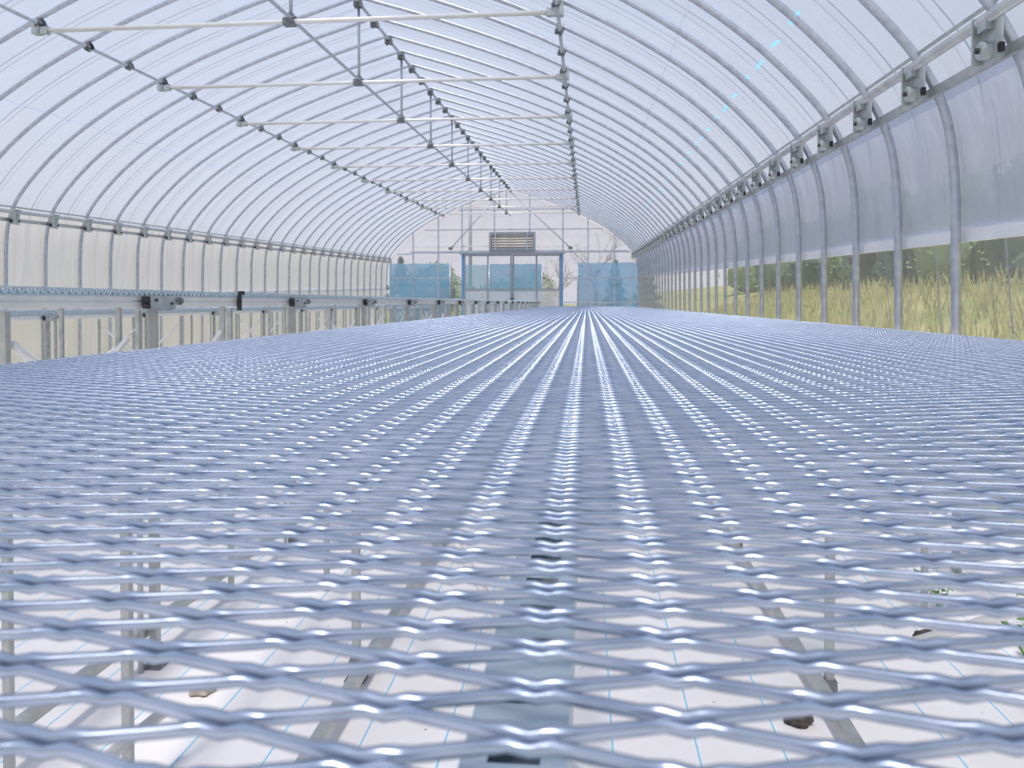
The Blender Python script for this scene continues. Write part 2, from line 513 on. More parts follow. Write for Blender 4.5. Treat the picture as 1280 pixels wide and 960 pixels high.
arch_y = [Y0 + 0.5 * k for k in range(-5, 30)]      # 2.33 ... 19.33
def hoop_words(k):
    if k < 0:
        return ['hoop fifth before the nearest tie beam', 'hoop fourth before the nearest tie beam', 'hoop third before the nearest tie beam',
                'hoop second before the nearest tie beam', 'hoop just before the nearest tie beam'][k + 5]
    if k == 29:
        return 'last hoop standing against the end wall'
    t, r = divmod(k, 3)
    return ['hoop carrying the %s tie beam', 'first hoop beyond the %s tie beam', 'second hoop beyond the %s tie beam'][r] % ORD[t]
EAVE = {-1: (0.645, 0.575), 1: (0.755, 0.66)}         # upper pipe, lower channel on either side
for k, y in zip(range(-5, 30), arch_y):
    t = thing('arch_pipe', 'grey steel ' + hoop_words(k), 'greenhouse hoop', (CX, y, 0), 'steel hoops of the greenhouse')
    pts = []
    for s in (-1, 1):
        leg = [(s * off_at(-CAMZ - RISE * y), 0, 0.0)]
        side = [(s * p[0], 0, HZ(p[1], y)) for p in PROF[1:]]
        if s < 0:
            pts += leg + side[::-1] + [(0, 0, HZ(PROF[0][1], y))]
        else:
            pts += side + leg
    m_ = MB().path(pts, 0.016, 8, True, (0, 1, 0))
    ob('pipe', m_.mesh('hoop_pipe', M['pipe'], True), t)
    ob('ridge_clamp', me_ridge, t, (0, 0, HZ(2.36, y)))
    for s in (-1, 1):
        ob('purlin_clamp', me_purlin, t, (s * 1.725, 0, HZ(h_at(1.725) - 0.028, y)), (0, s * 0.42, 0))
        hu, hl = EAVE[s]
        hm = (hu + hl) / 2
        b = ob('eave_bracket', me_brk, t, (s * (off_at(hm) - 0.052), 0, HZ(hm - 0.012, y)), (0, 0, 0 if s > 0 else math.pi))
        bo = ob('boss', me_boss, b, (-0.004, -0.006 if s > 0 else 0.006, -0.034))
        if k < 14:
            ob('wedge', me_wedge, b, (0.006, -0.048 if s > 0 else 0.048, -0.036))
            bl = ob('bolt', me_bolt, b, (-0.036, -0.006 if s > 0 else 0.006, -0.034))

# ---- straps over the film between the hoops
for k in range(-5, 29):
    y = Y0 + 0.5 * k + 0.27
    m_ = MB()
    pts = []
    for s in (-1, 1):
        side = []
        for i in range(1, len(PROF)):
            n = outward(i)
            side.append((s * (PROF[i][0] + n[0] * 0.036), HZ(PROF[i][1] + n[1] * 0.036, y)))
        low = (s * (off_at(-0.2) + 0.07), HZ(-0.2, y))
        if s < 0:
            pts += [low] + side[::-1] + [(0, HZ(2.45, y))]
        else:
            pts += side + [low]
    for (px, pz) in pts:
        m_.v += [(px, -0.004, pz), (px, 0.004, pz), (px, 0.004, pz + 0.003), (px, -0.004, pz + 0.003)]
    for i in range(len(pts) - 1):
        for q in range(4):
            a = i * 4 + q; b = i * 4 + (q + 1) % 4
            m_.f.append((a, b, b + 4, a + 4))
    o = ob('film_strap', m_.mesh('film_strap', M['strap']), None, (CX, y, 0))
    nm = hoop_words(k)
    tag(o, 'thin dark strap over the film beyond the ' + nm, 'strap', 'straps over the roof film')

# ---- pipes running along the house
def long_pipe(name, label, x, h, r, mat, y0=1.8, y1=YEND - 0.02, flat=None):
    m_ = MB()
    a = (0, 0, 0); b = (0, y1 - y0, RISE * (y1 - y0))
    if flat:
        m_.bar(a, b, flat[0], flat[1])
    else:
        m_.path([a, b], r, 10)
    o = ob(name, m_.mesh(name, mat, not flat), None, (x, y0, HZ(h, y0)))
    return tag(o, label, 'purlin pipe' if 'purlin' in name or 'chord' in name else 'eave rail')
long_pipe('ridge_purlin', 'grey pipe running along the ridge under the hoops', CX, 2.41 - 0.042, 0.0145, M['pipe'])
HP = h_at(1.725) - 0.040
long_pipe('side_purlin', 'grey pipe along the left roof slope at the tie beam ends', CX - 1.725, HP, 0.0125, M['pipe'])
long_pipe('side_purlin', 'grey pipe along the right roof slope at the tie beam ends', CX + 1.725, HP, 0.0125, M['pipe'])
HT = HP - 0.045           # tie beams hang just below the side purlins
long_pipe('chord_pipe', 'grey pipe along the middle of the tie beams below the ridge', CX, HT + 0.028, 0.0125, M['pipe'])
for s, wd in ((-1, 'left'), (1, 'right')):
    hu, hl = EAVE[s]
    xs_ = CX + s * (off_at(hu) - 0.090)
    long_pipe('eave_rail', 'round bright pipe along the %s eave, the upper of two rails' % wd, CX + s * (off_at(hu) - 0.036), hu, 0.017, M['rail'])
    long_pipe('eave_channel', 'flat grey channel along the %s eave, the lower of two rails' % wd, CX + s * (off_at(hl) - 0.028), hl, 0, M['rail'] if s < 0 else M['leg'], flat=(0.014, 0.032))
    # thin film lip above the upper rail
    long_pipe('film_lip', 'thin film edge strip above the %s eave pipe' % wd, CX + s * (off_at(hu + 0.04) + 0.004), hu + 0.045, 0, M['leg'], flat=(0.004, 0.012))

# ---- tie beams with king posts
for i in range(10):
    y = Y0 + 1.5 * i
    t = thing('tie_beam', 'pale horizontal tie beam under the roof, %s from the camera' % ORD[i], 'tie beam', (CX, y, 0), 'tie beams across the greenhouse')
    z = HZ(HT, y)
    ob('tie_tube', MB().path([(-1.76, 0, z), (1.76, 0, z)], 0.0155, 10).mesh('tie_tube', M['tie'], True), t)
    ob('king_post', MB().path([(0, 0.02, z), (0, 0.02, HZ(2.37, y))], 0.012, 8).mesh('king_post', M['pipe'], True), t)
    for s in (-1, 1):
        m_ = MB(); m_.box((0, 0, 0.02), (0.05, 0.055, 0.09)); m_.box((s * -0.05, 0, 0), (0.06, 0.04, 0.045))
        ob('end_clamp', m_.mesh('end_clamp', M['bracket']), t, (s * 1.74, 0, z))
    m_ = MB(); m_.box((0, 0, -0.008), (0.075, 0.06, 0.035)); m_.box((0, 0.02, 0.03), (0.035, 0.04, 0.06)); m_.tube((-0.045, 0, 0.028), (0.045, 0, 0.028), 0.008, 6)
    ob('middle_clamp', m_.mesh('middle_clamp', M['clamp']), t, (0, 0, z))

# ------------------------------------------------------------------ end wall
def ex(px):               # picture column on the end wall -> x
    # d = y cos - x sin along the view, solved for the point at y = YEND
    k = (px - 640) / 960.0
    c, s = math.cos(YAW), math.sin(YAW)
    # camera space: right = x c + y s ; depth = -x s + y c
    return YEND * (k * c - s) / (c + k * s)
def ez(py, px=640):
    x = ex(px); d = -x * math.sin(YAW) + YEND * math.cos(YAW)
    return CAMZ + (378 - py) * d / 960.0
m_ = MB()
pts = []
for s in (-1, 1):
    side = [(s * (p[0] + 0.01), HZ(p[1] + 0.01, YEND)) for p in PROF[1:]] + [(s * off_at(-CAMZ - RISE * YEND), 0.0)]
    pts += (side[::-1] + [(0, HZ(2.42, YEND))]) if s < 0 else side
door_x0, door_x1 = ex(577), ex(704)
LZ = ez(314.5)
def zmax(x):              # height of the section at x
    o_ = abs(x - CX)
    return HZ(h_at(min(o_, 3.2)), YEND) if o_ < 3.2 else HZ(0.3, YEND)
xsw = sorted(set([CX + o_ for o_ in np.linspace(-3.24, 3.24, 49)] + [door_x0, door_x1]))
low = MB()
for a, b in zip(xsw, xsw[1:]):
    mid = (a + b) / 2
    m_.add([(a, YEND + 0.05, LZ), (b, YEND + 0.05, LZ), (b, YEND + 0.05, max(LZ, zmax(b))), (a, YEND + 0.05, max(LZ, zmax(a)))], [(0, 1, 2, 3)])
    if not door_x0 < mid < door_x1:
        low.add([(a, YEND + 0.05, 0), (b, YEND + 0.05, 0), (b, YEND + 0.05, min(LZ, zmax(b))), (a, YEND + 0.05, min(LZ, zmax(a)))], [(0, 1, 2, 3)])
wb = structure(ob('wall_back', m_.mesh('wall_back', M['endfilm'])))
ob('lower_film', low.mesh('lower_film', M['endlow']), wb)
def stud(px, z0, z1, w_=0.03):
    ob('stud', MB().box((0, 0, (z0 + z1) / 2), (w_, w_, z1 - z0)).mesh('stud', M['pipe']), wb, (ex(px), YEND + 0.012, 0))
for px in (516.5, 548, 735, 768):
    stud(px, 0, zmax(ex(px)) - 0.02)
stud(577.5, LZ, zmax(ex(577.5)) - 0.02); stud(703.5, LZ, zmax(ex(703.5)) - 0.02)
for px in (618, 662):
    stud(px, LZ + 0.03, zmax(ex(px)) - 0.02)
def girt(pa, pb, py, th=0.026, dy=-0.022, mat='pipe', nm='girt'):
    za = ez(py, (pa + pb) / 2)
    ob(nm, MB().box(((ex(pb) - ex(pa)) / 2, 0, 0), (ex(pb) - ex(pa), th, th)).mesh(nm, M[mat]), wb, (ex(pa), YEND + dy, za))
girt(573, 722, 262); girt(531, 754, 287); girt(514, 786, 315, 0.05, -0.03); girt(497, 514, 318); girt(786, 796, 315)
for (pa, pb) in ((489, 577), (704, 797)):
    girt(pa, pb, 347.5); girt(pa, pb, 378)
girt(518, 612, 308, 0.030, 0.075, 'hem', 'film_fold'); girt(670, 768, 308, 0.012, 0.075, 'hem', 'film_fold')
for (a, b) in (((619, 250), (564, 311)), ((638, 240), (713, 310))):
    pa = Vector((ex(a[0]), YEND - 0.06, ez(a[1], a[0]))); pb = Vector((ex(b[0]), YEND - 0.06, ez(b[1], b[0])))
    ob('diagonal_brace', MB().path([pa, pb], 0.014, 8).mesh('diagonal_brace', M['pipe'], True), wb)
    ob('brace_clamp', MB().box((0, 0, 0), (0.10, 0.05, 0.07)).mesh('brace_clamp', M['clamp']), wb, pb)

# double sliding door
dr = structure(ob('door_1', None, None, ((door_x0 + door_x1) / 2, YEND + 0.03, 0)))
dw = (door_x1 - door_x0) / 2
for s in (-1, 1):
    ob('jamb', MB().box((s * (dw - 0.035), 0, LZ / 2), (0.06, 0.07, LZ)).mesh('jamb', M['bluepost']), dr)
ob('head_rail', MB().box((0, -0.04, LZ - 0.02), (2 * dw + 0.1, 0.05, 0.09)).mesh('head_rail', M['doorframe']), dr)
lw = dw - 0.065
zm = ez(362)
for s, dy in ((-1, -0.035), (1, 0.015)):
    x0, x1 = (-lw, -0.005) if s < 0 else (0.005, lw)
    lf = ob('door_leaf', None, dr, (0, dy, 0))
    xm = (x0 + x1) / 2
    for xx, nm in ((x0 + 0.02, 'stile'), (x1 - 0.02, 'stile'), (xm, 'mullion')):
        ob(nm, MB().box((xx, 0, LZ / 2 - 0.03), (0.04, 0.03, LZ - 0.08)).mesh(nm, M['doorframe']), lf)
    for zz, nm in ((0.05, 'bottom_rail'), (zm, 'mid_rail'), (LZ - 0.09, 'top_rail')):
        ob(nm, MB().box((xm, 0, zz), (x1 - x0, 0.026, 0.04)).mesh(nm, M['doorframe']), lf)
    for xa, xb in ((x0 + 0.04, xm - 0.02), (xm + 0.02, x1 - 0.04)):
        for za, zb in ((0.07, zm - 0.02), (zm + 0.02, LZ - 0.11)):
            ob('pane', MB().add([(xa, 0, za), (xb, 0, za), (xb, 0, zb), (xa, 0, zb)], [(0, 1, 2, 3)]).mesh('pane', M['pane' if za > 0.5 else 'kick']), lf)
    ob('pull_handle', MB().box((0, -0.03, 0), (0.02, 0.03, 0.14)).mesh('pull_handle', M['dark']), lf, (x1 - 0.02 if s < 0 else x0 + 0.02, 0, 1.0))

# louvred fan housing above the door
fx0, fx1 = ex(612.5), ex(669.5)
fz0, fz1 = ez(313.5), ez(291)
fan = thing('ventilation_louvre', 'grey framed ventilation louvre with beige slats above the end door', 'ventilator', ((fx0 + fx1) / 2, YEND - 0.12, fz0))
fw = (fx1 - fx0); fh = fz1 - fz0
m_ = MB()
for s in (-1, 1):
    m_.box((s * (fw / 2 - 0.03), 0, fh / 2), (0.06, 0.14, fh))
m_.box((0, 0, fh - 0.035), (fw - 0.12, 0.14, 0.07)); m_.box((0, 0, 0.025), (fw - 0.12, 0.14, 0.05))
ob('frame', m_.mesh('louvre_frame', M['doorframe']), fan)
ob('back_panel', MB().box((0, 0.06, fh / 2), (fw - 0.12, 0.01, fh - 0.12)).mesh('back_panel', M['beige']), fan)
rot = Matrix.Rotation(1.05, 3, 'X')
for i in range(5):
    ob('slat', MB().box((0, 0, 0), (fw - 0.124, 0.012, 0.06), rot).mesh('slat', M['beige']), fan, (0, -0.02, 0.085 + i * (fh - 0.16) / 4.3))
for s in (-0.36, 0.33):
    ob('support_bar', MB().box((0, -0.075, fh / 2), (0.03, 0.02, fh)).mesh('support_bar', M['pipe']), fan, (s * fw, 0, 0))

# ------------------------------------------------------------------ benches
SP = 0.0339               # column spacing of the expanded metal
ROWS = 172                # strands per sheet
LEN = 1.83
PITCHY = LEN / ROWS
def sheet_mesh(name, ncol, rows=ROWS, mat='mesh'):
    wdt, hgt, a, b = 0.0024, 0.0025, (PITCHY - 0.0024) / 2, 0.0048
    lean = 0.0005
    ns = 5
    i = np.arange(ncol)
    xc = (i - (ncol - 1) / 2) * SP
    # along each strand, five stations per joint: strand, bend, twist, bend, strand
    NP = 5
    dxs = np.array([-2.1 * b, -b, 0, b, 2.1 * b])
    dzs = np.array([0.0, 0.0005, -0.0005, 0.0005, 0.0])
    chs = np.array([0.0002, 0.0008, 0.0002, 0.0008, 0.0002])
    px = (xc[:, None] + dxs[None, :]).ravel()
    px[:2] = xc[0] - 0.0012, xc[0] - 0.0006
    px[-2:] = xc[-1] + 0.0006, xc[-1] + 0.0012
    r = np.arange(rows)
    sg = np.where((i[None, :] + r[:, None]) % 2 == 0, 1.0, -1.0)
    yc = (r[:, None] + 0.5) * PITCHY + sg * a
    zc = -sg * 0.0008
    # between joints the strand runs straight from one offset to the next
    t = 2.1 * b / SP
    shape = np.array([1 - 2 * t + 2 * t * 0.5, 1.0, 1.0, 1.0, 1 - 2 * t + 2 * t * 0.5])
    yy = ((r[:, None] + 0.5) * PITCHY)[:, :, None] + (sg * a)[:, :, None] * shape
    zz = zc[:, :, None] * shape + dzs
    yy = yy.reshape(rows, -1); zz = zz.reshape(rows, -1)
    ch = np.tile(chs, ncol)[None, :]
    nc = NP * ncol
    V = np.empty((rows, nc, ns, 3), np.float32)
    V[..., 0] = px[None, :, None]
    z0 = np.zeros_like(ch)
    sy = np.stack([z0 - wdt / 2, z0 + wdt / 2, z0 + wdt / 2, ch - wdt / 2, z0 - wdt / 2], -1)
    sz = np.stack([z0 - hgt / 2, z0 - hgt / 2, z0 + hgt / 2, z0 + hgt / 2, hgt / 2 - ch], -1)
    V[..., 1] = yy[:, :, None] + sy
    V[..., 2] = zz[:, :, None] + sz - 0.003
    base = (np.arange(rows)[:, None, None] * nc + np.arange(nc - 1)[None, :, None]) * ns
    k = np.arange(ns)[None, None, :]; k2 = (k + 1) % ns
    F = np.stack([base + k, base + k2, base + k2 + ns, base + k + ns], -1).reshape(-1, 4).astype(np.int32)
    F = F[:, ::-1]
    me = bpy.data.meshes.new(name)
    me.vertices.add(V.size // 3); me.vertices.foreach_set('co', V.ravel())
    me.loops.add(F.size); me.loops.foreach_set('vertex_index', np.ascontiguousarray(F).ravel())
    me.polygons.add(len(F))
    me.polygons.foreach_set('loop_start', np.arange(0, F.size, 4, dtype=np.int32))
    me.materials.append(M[mat])
    me.update(calc_edges=True)
    return me
me_sheet = sheet_mesh('expanded_metal_sheet', 57)
me_narrow = sheet_mesh('narrow_expanded_metal_sheet', 34)
NS = 10

def slotted_beam(length, wdt=0.0345, hgt=0.045, pitch=0.0367):
    m_ = MB()
    n = int(length / pitch)
    hw = wdt / 2; sw = 0.0085; sl = 0.0095
    for k in range(n):
        y = k * pitch; m = y + pitch / 2
        A, B, C, D = y, m - sl, m + sl, y + pitch
        vs = []
        for yy in (A, B, C, D):
            for xx in (-hw, -sw, sw, hw):
                vs.append((xx, yy, 0))
        fs = []
        for j in range(3):
            for i in range(3):
                if not (i == 1 and j == 1):
                    q = j * 4 + i
                    fs.append((q, q + 1, q + 5, q + 4))
        m_.add(vs, fs)
    L = n * pitch
    m_.add([(-hw, 0, 0), (-hw, L, 0), (-hw, L, -hgt), (-hw, 0, -hgt)], [(0, 1, 2, 3)])
    m_.add([(hw, 0, 0), (hw, L, 0), (hw, L, -hgt), (hw, 0, -hgt)], [(3, 2, 1, 0)])
    m_.add([(-hw, 0, -hgt), (-hw, L, -hgt), (hw, L, -hgt), (hw, 0, -hgt)], [(0, 1, 2, 3)])
    return m_

def channel(length, h, d, s):
    """side rail: a C profile with a rolled bead, web facing side s"""
    m_ = MB()
    prof = [(0, 0), (0, -h * 0.28), (s * -0.004, -h * 0.36), (s * -0.004, -h * 0.50), (0, -h * 0.58), (0, -h), (s * -d, -h), (s * -d, -h + 0.003), (s * -0.003, -h + 0.003), (s * -0.006, -h * 0.5), (s * -0.003, -0.003), (s * -d, -0.003), (s * -d, 0)]
    n = len(prof)
    for y in (0, length):
        m_.v += [(x, y, z) for x, z in prof]
    for k in range(n):
        k2 = (k + 1) % n
        q = (k, k2, k2 + n, k + n)
        m_.f.append(q if s < 0 else q[::-1])
    return m_

me_legcache = {}
def leg_mesh(h, w_=0.032):
    key = (round(h, 3), w_)
    if key not in me_legcache:
        m_ = MB(); m_.box((0, 0, h / 2), (w_, w_ * 0.95, h))
        me_legcache[key] = m_.mesh('leg', M['leg'])
    return me_legcache[key]
m_ = MB(); m_.box((0, 0, 0.003), (0.050, 0.045, 0.006)); m_.box((0, 0, 0.03), (0.030, 0.030, 0.05))
me_foot = m_.mesh('foot_plate', M['clamp'])
def bracket_mesh():
    m_ = MB()
    m_.box((0.004, 0, 0), (0.012, 0.115, 0.033)); m_.box((-0.012, 0, -0.018), (0.03, 0.12, 0.005))
    m_.box((-0.02, 0, 0.0), (0.03, 0.05, 0.03))
    return m_.mesh('rail_bracket', M['bracket'])
me_rb = bracket_mesh()
m_ = MB(); m_.path([(0, 0, 0), (0, 0.012, 0)], 0.011, 8); m_.path([(0, 0.012, 0), (0, 0.026, 0)], 0.005, 6); m_.path([(0, 0.026, 0), (0, 0.034, 0)], 0.011, 8)
me_knob = m_.mesh('clamp_screw', M['clamp'])
m_ = MB(); m_.box((0, 0.002, 0), (0.016, 0.008, 0.030)); m_.box((0.004, -0.006, 0.007), (0.010, 0.012, 0.009)); m_.box((0.004, -0.006, -0.009), (0.010, 0.010, 0.008))
me_stop = m_.mesh('end_stop', M['dark'])

m_ = MB(); m_.path([(0, 0, 0), (0.004, 0, 0)], 0.0042, 6)
me_dot = m_.mesh('bolt', M['dark'])

def folded_edge(length, h):
    """down-turned edge of the sheets: a wavy strip of mesh strands"""
    m_ = MB()
    n = int(length / 0.0214)
    for k in range(n):
        y = k * 0.0214
        m_.bar((0, y, 0), (0, y + 0.0107, -h), 0.003, 0.0075, (1, 0, 0))
        m_.bar((0, y + 0.0107, -h), (0, y + 0.0214, 0), 0.003, 0.0075, (1, 0, 0))
    m_.bar((0, 0, 0.0015), (0, n * 0.0214, 0.0015), 0.005, 0.004)
    m_.bar((0, 0, -h), (0, n * 0.0214, -h), 0.005, 0.004)
    return m_

def brace(t, a, b, r=0.011):
    ob('brace', MB().path([a, b], r, 6).mesh('brace', M['tie'], True), t)

BY0 = 0.012
BLEN = NS * LEN
# --- bench under the camera
ZA = CAMZ - 0.090
ta = thing('growing_bench', 'wide expanded metal bench in the middle, filling the foreground', 'bench', (0.09, BY0, 0), 'expanded metal benches')
HALF = 28 * SP
for k in range(NS):
    ob('mesh_sheet', me_sheet, ta, (0, k * LEN, ZA))
ob('middle_beam', slotted_beam(BLEN).mesh('middle_beam', M['beam']), ta, (-0.113, 0, ZA - 0.057))
for s in (-1, 1):
    ob('side_rail', channel(BLEN, 0.034, 0.03, s).mesh('side_rail', M['rail']), ta, (s * HALF, 0, ZA - 0.0065))
for k in range(16):
    y = 1.86 + 1.1 * k
    for x in (-0.575 - 0.09, 0.575 - 0.09):
        ob('leg', leg_mesh(ZA - 0.105, 0.019), ta, (x, y, 0))
        ob('foot_plate', me_foot, ta, (x, y, 0.001))
    y2 = 1.33 + 1.1 * k
    for x in (-HALF + 0.010, HALF - 0.010):
        ob('edge_leg', leg_mesh(ZA - 0.042, 0.016), ta, (x, y2, 0))
    ob('cross_bar', MB().box((0, 0, 0), (1.55, 0.03, 0.03)).mesh('cross_bar', M['leg']), ta, (0, y, ZA - 0.12))
for x in (-0.54 - 0.09 - 0.01, 0.54 - 0.09 + 0.01):
    ob('base_rail', MB().bar((0, 0.6, 0), (0, BLEN, 0), 0.026, 0.026).mesh('base_rail', M['leg']), ta, (x, 0, 0.045))
for k in range(8):
    y = 1.86 + 2.2 * k
    brace(ta, (-0.66, y + 0.02, 0.76), (-0.10, y - 0.35, 0.04))
    brace(ta, (0.50, y - 0.02, 0.10), (0.92, y - 0.45, 0.50))
brace(ta, (-0.93, 1.45, 0.13), (-1.02, 0.6, 0.13), 0.012)

# --- higher bench on the left, its rail at eye level
def left_bench(name_label, x_front, width, ztop, sheet, first, step, nleg, lip, back_rows, scale=1.0):
    t = thing('growing_bench', name_label, 'bench', (x_front, 0, 0), 'expanded metal benches')
    y0 = BY0 + 0.0
    yy0 = -0.6
    for k in range(NS):
        ob('mesh_sheet', sheet, t, (-width / 2, BY0 + k * LEN, ztop))
    L = BLEN
    ob('side_rail', channel(L, 0.026, 0.03, 1).mesh('side_rail', M['tie']), t, (0.004, BY0, ztop - lip - 0.002))
    ob('side_rail', channel(L, 0.026, 0.03, -1).mesh('side_rail', M['rail']), t, (-width - 0.004, BY0, ztop - lip - 0.002))
    ob('folded_edge', folded_edge(L, lip).mesh('folded_edge', M['edge']), t, (0.004, BY0, ztop))
    for k in range(nleg):
        y = first + k * step
        if y > BLEN - 0.1:
            break
        lt = ztop - lip - 0.029
        ob('leg', leg_mesh(lt, 0.021), t, (-0.02, y + 0.022, 0))
        ob('thin_leg', leg_mesh(lt, 0.010), t, (-0.035, y - 0.018, 0))
        ob('foot_plate', me_foot, t, (-0.02, y + 0.022, 0.001))
        b = ob('rail_bracket', me_rb, t, (0.014, y, ztop - lip - 0.016))
        ob('end_stop', me_stop, b, (0.0, -0.064, 0.0))
        ob('clamp_screw', me_knob, b, (0.004, 0.057, 0.004))
        ob('bolt', me_dot, b, (0.010, -0.036, 0.006))
        ob('bolt', me_dot, b, (0.010, 0.036, -0.003))
        ym = y + step / 2
        if ym < BLEN - 0.2:
            ob('middle_leg', leg_mesh(lt - 0.005, 0.015), t, (-0.03, ym, 0))
            if k % 2 == 0:
                brace(t, (-0.03, ym + 0.02, lt - 0.07), (-0.03, y + step - 0.04, lt - 0.33), 0.009)
                brace(t, (-0.05, ym + 0.02, lt - 0.34), (-0.05, y + step - 0.04, lt - 0.08), 0.008)
            else:
                brace(t, (-0.05, ym - 0.02, lt - 0.08), (-0.05, y + 0.04, lt - 0.36), 0.008)
        for bx in back_rows:
            ob('back_leg', leg_mesh(lt - 0.005, 0.020), t, (-bx, y + 0.3, 0))
    ob('base_rail', MB().bar((0, 0.4, 0), (0, L, 0), 0.024, 0.024).mesh('base_rail', M['leg']), t, (-0.05, 0, 0.09))
    return t
tb = left_bench('tall expanded metal bench left of the middle bench, rail at eye level', -1.10, 2 * HALF, CAMZ + 0.028, me_sheet, 1.87 - 0.95, 0.95, 19, 0.012, (0.9, 1.85))
tc_ = left_bench('lower expanded metal bench along the left side wall', -3.72, 33 * SP, CAMZ - 0.062, me_narrow, 5.0 - 4 * 1.2, 1.2, 16, 0.030, (1.05,))
ct = ob('cable_tie', MB().bar((0, 0, 0), (0, 0, -0.055), 0.012, 0.01, (0, 1, 0)).add(
    *(lambda m: (m.v, m.f))(MB().box((0.004, 0.006, 0.0), (0.014, 0.018, 0.012)))).mesh('cable_tie', M['dark']), None, (-1.09, 2.33, CAMZ + 0.030))
tag(ct, 'short black cord tied round the rail of the tall left bench', 'cord')

# ------------------------------------------------------------------ things on the floor
M['clay'] = principled('pale_dry_clay', (0.36, 0.30, 0.25), (0.52, 0.45, 0.38), 0.95, 0, 60, 0.5, 90)
def clod(label, x, y, r, seed, mat='soil'):
    bm = bmesh.new()
    bmesh.ops.create_icosphere(bm, subdivisions=3, radius=1)
    rr = random.Random(seed)
    ph = [rr.uniform(0, 6) for _ in range(6)]
    for v in bm.verts:
        c = v.co
        k = 1 + 0.16 * math.sin(4 * c.x + ph[0]) * math.sin(5 * c.y + ph[1]) + 0.12 * math.sin(9 * c.y + ph[2]) * math.sin(8 * c.z + ph[3]) + rr.uniform(-0.05, 0.05)
        v.co = Vector((c.x * r * k * 1.15, c.y * r * k, max(c.z, -0.55) * r * k * 0.75 + 0.41 * r))
    me = bpy.data.meshes.new('soil_clod'); bm.to_mesh(me); bm.free()
    me.materials.append(M[mat])
    tag(ob('soil_clod', me, None, (x, y, 0.001)), label, 'clod of soil')
clod('dark clod of soil on the white sheet, right foreground', 0.475, 1.77, 0.026, 1)
clod('dark clod of soil on the white sheet, beside the green weeds', 0.95, 2.24, 0.026, 2)
clod('pale brown clod of soil on the white sheet, left foreground', -0.93, 1.77, 0.026, 3, 'clay')

def weed(label, x, y, n, h, seed):
    rr = random.Random(seed)
    t = thing('weed', label, 'weed', (x, y, 0), 'weeds at the edge of the floor sheet')
    st = MB(); lf = []
    for i in range(n):
        a = rr.uniform(0, 6.28); L = h * rr.uniform(0.5, 1)
        tip = Vector((math.cos(a) * L * 0.6, math.sin(a) * L * 0.6, L))
        st.path([(0, 0, 0), tip * 0.5 + Vector((0, 0, L * 0.12)), tip], [0.002, 0.0015, 0.001], 5)
        for q in range(4):
            f = rr.uniform(0.35, 1.0)
            p = tip * f + Vector((0, 0, 0.02))
            lf.append((p, rr.uniform(0, 6.28), rr.uniform(0.018, 0.034)))
    ob('stem', st.mesh('stem', M['weed']), t)
    for (p, a, L) in lf:
        d = Vector((math.cos(a), math.sin(a), 0.15)); sdir = Vector((-math.sin(a), math.cos(a), 0))
        m_ = MB()
        c = [Vector((0, 0, 0)), d * L * 0.4 + sdir * L * 0.32, d * L * 0.8 + sdir * L * 0.22, d * L - Vector((0, 0, L * 0.25)), d * L * 0.8 - sdir * L * 0.22, d * L * 0.4 - sdir * L * 0.32, d * L * 0.5 + Vector((0, 0, L * 0.1))]
        m_.add(c, [(0, 1, 6), (1, 2, 6), (2, 3, 6), (3, 4, 6), (4, 5, 6), (5, 0, 6)])
        ob('leaf', m_.mesh('leaf', M['weed'], True), t, p)
weed('small green weed on the floor by the right wall, farther of two', 1.08, 2.45, 7, 0.16, 11)
weed('small green weed on the floor by the right wall, nearer of two', 1.15, 2.10, 9, 0.17, 12)

# ------------------------------------------------------------------ outside
# blue nets behind the end wall
def net(label, px0, px1, py_top, y, mat, bottom=0.05):
    d = y / YEND
    x0, x1 = ex(px0) * d, ex(px1) * d
    zt = CAMZ + (ez(py_top) - CAMZ) * d
    t = thing('windbreak_net', label, 'net', ((x0 + x1) / 2, y, 0), 'blue nets beyond the end wall')
    hw = (x1 - x0) / 2
    m_ = MB(); n = 20
    for k in range(n + 1):
        x = -hw + 2 * hw * k / n
        o_ = 0.03 * math.sin(k * 1.7)
        m_.v += [(x, o_, bottom), (x, o_ * 0.5, zt + 0.006 * math.sin(k * 0.9))]
    for k in range(n):
        m_.f.append((2 * k, 2 * k + 2, 2 * k + 3, 2 * k + 1))
    ob('sheet', m_.mesh('net_sheet', M[mat], True), t)
    for s in (-1, 1):
        ob('post', MB().path([(s * hw, 0.04, ground_z(x0, y)), (s * hw, 0.04, zt + 0.03)], 0.02, 6).mesh('post', M['pipe'], True), t)
net('blue net beyond the end wall, left of the door', 487, 562, 329, 20.1, 'net')
net('blue net beyond the end wall, right of the door', 722, 800, 329, 20.1, 'net')
net('blue net seen through the middle door panes', 612, 677, 330, 21.0, 'net')
net('pale blue net seen through the left door panes', 581, 611, 331, 20.6, 'net2')

# grass blades standing on the bank outside the right wall
bl = MB()
rr = random.Random(3)
for i in range(9000):
    x = 1.95 + rr.uniform(0, 1) ** 1.3 * 5.5
    y = rr.uniform(1.5, 29)
    z = ground_z(x, y); h = rr.uniform(0.12, 0.45); a = rr.uniform(0, 6.28); wv = 0.012
    dx, dy = math.cos(a) * wv, math.sin(a) * wv
    lx, ly = rr.uniform(-0.12, 0.12), rr.uniform(-0.12, 0.12)
    bl.add([(x - dx, y - dy, z - 0.03), (x + dx, y + dy, z - 0.03), (x + lx * 0.5 + dx * 0.6, y + ly * 0.5 + dy * 0.6, z + h * 0.6), (x + lx, y + ly, z + h)], [(0, 1, 2), (0, 2, 3)])
stuff(tag(ob('tall_grass', bl.mesh('tall_grass', M['blade'])), 'yellow green tall grass on the bank outside the right wall', 'grass'))

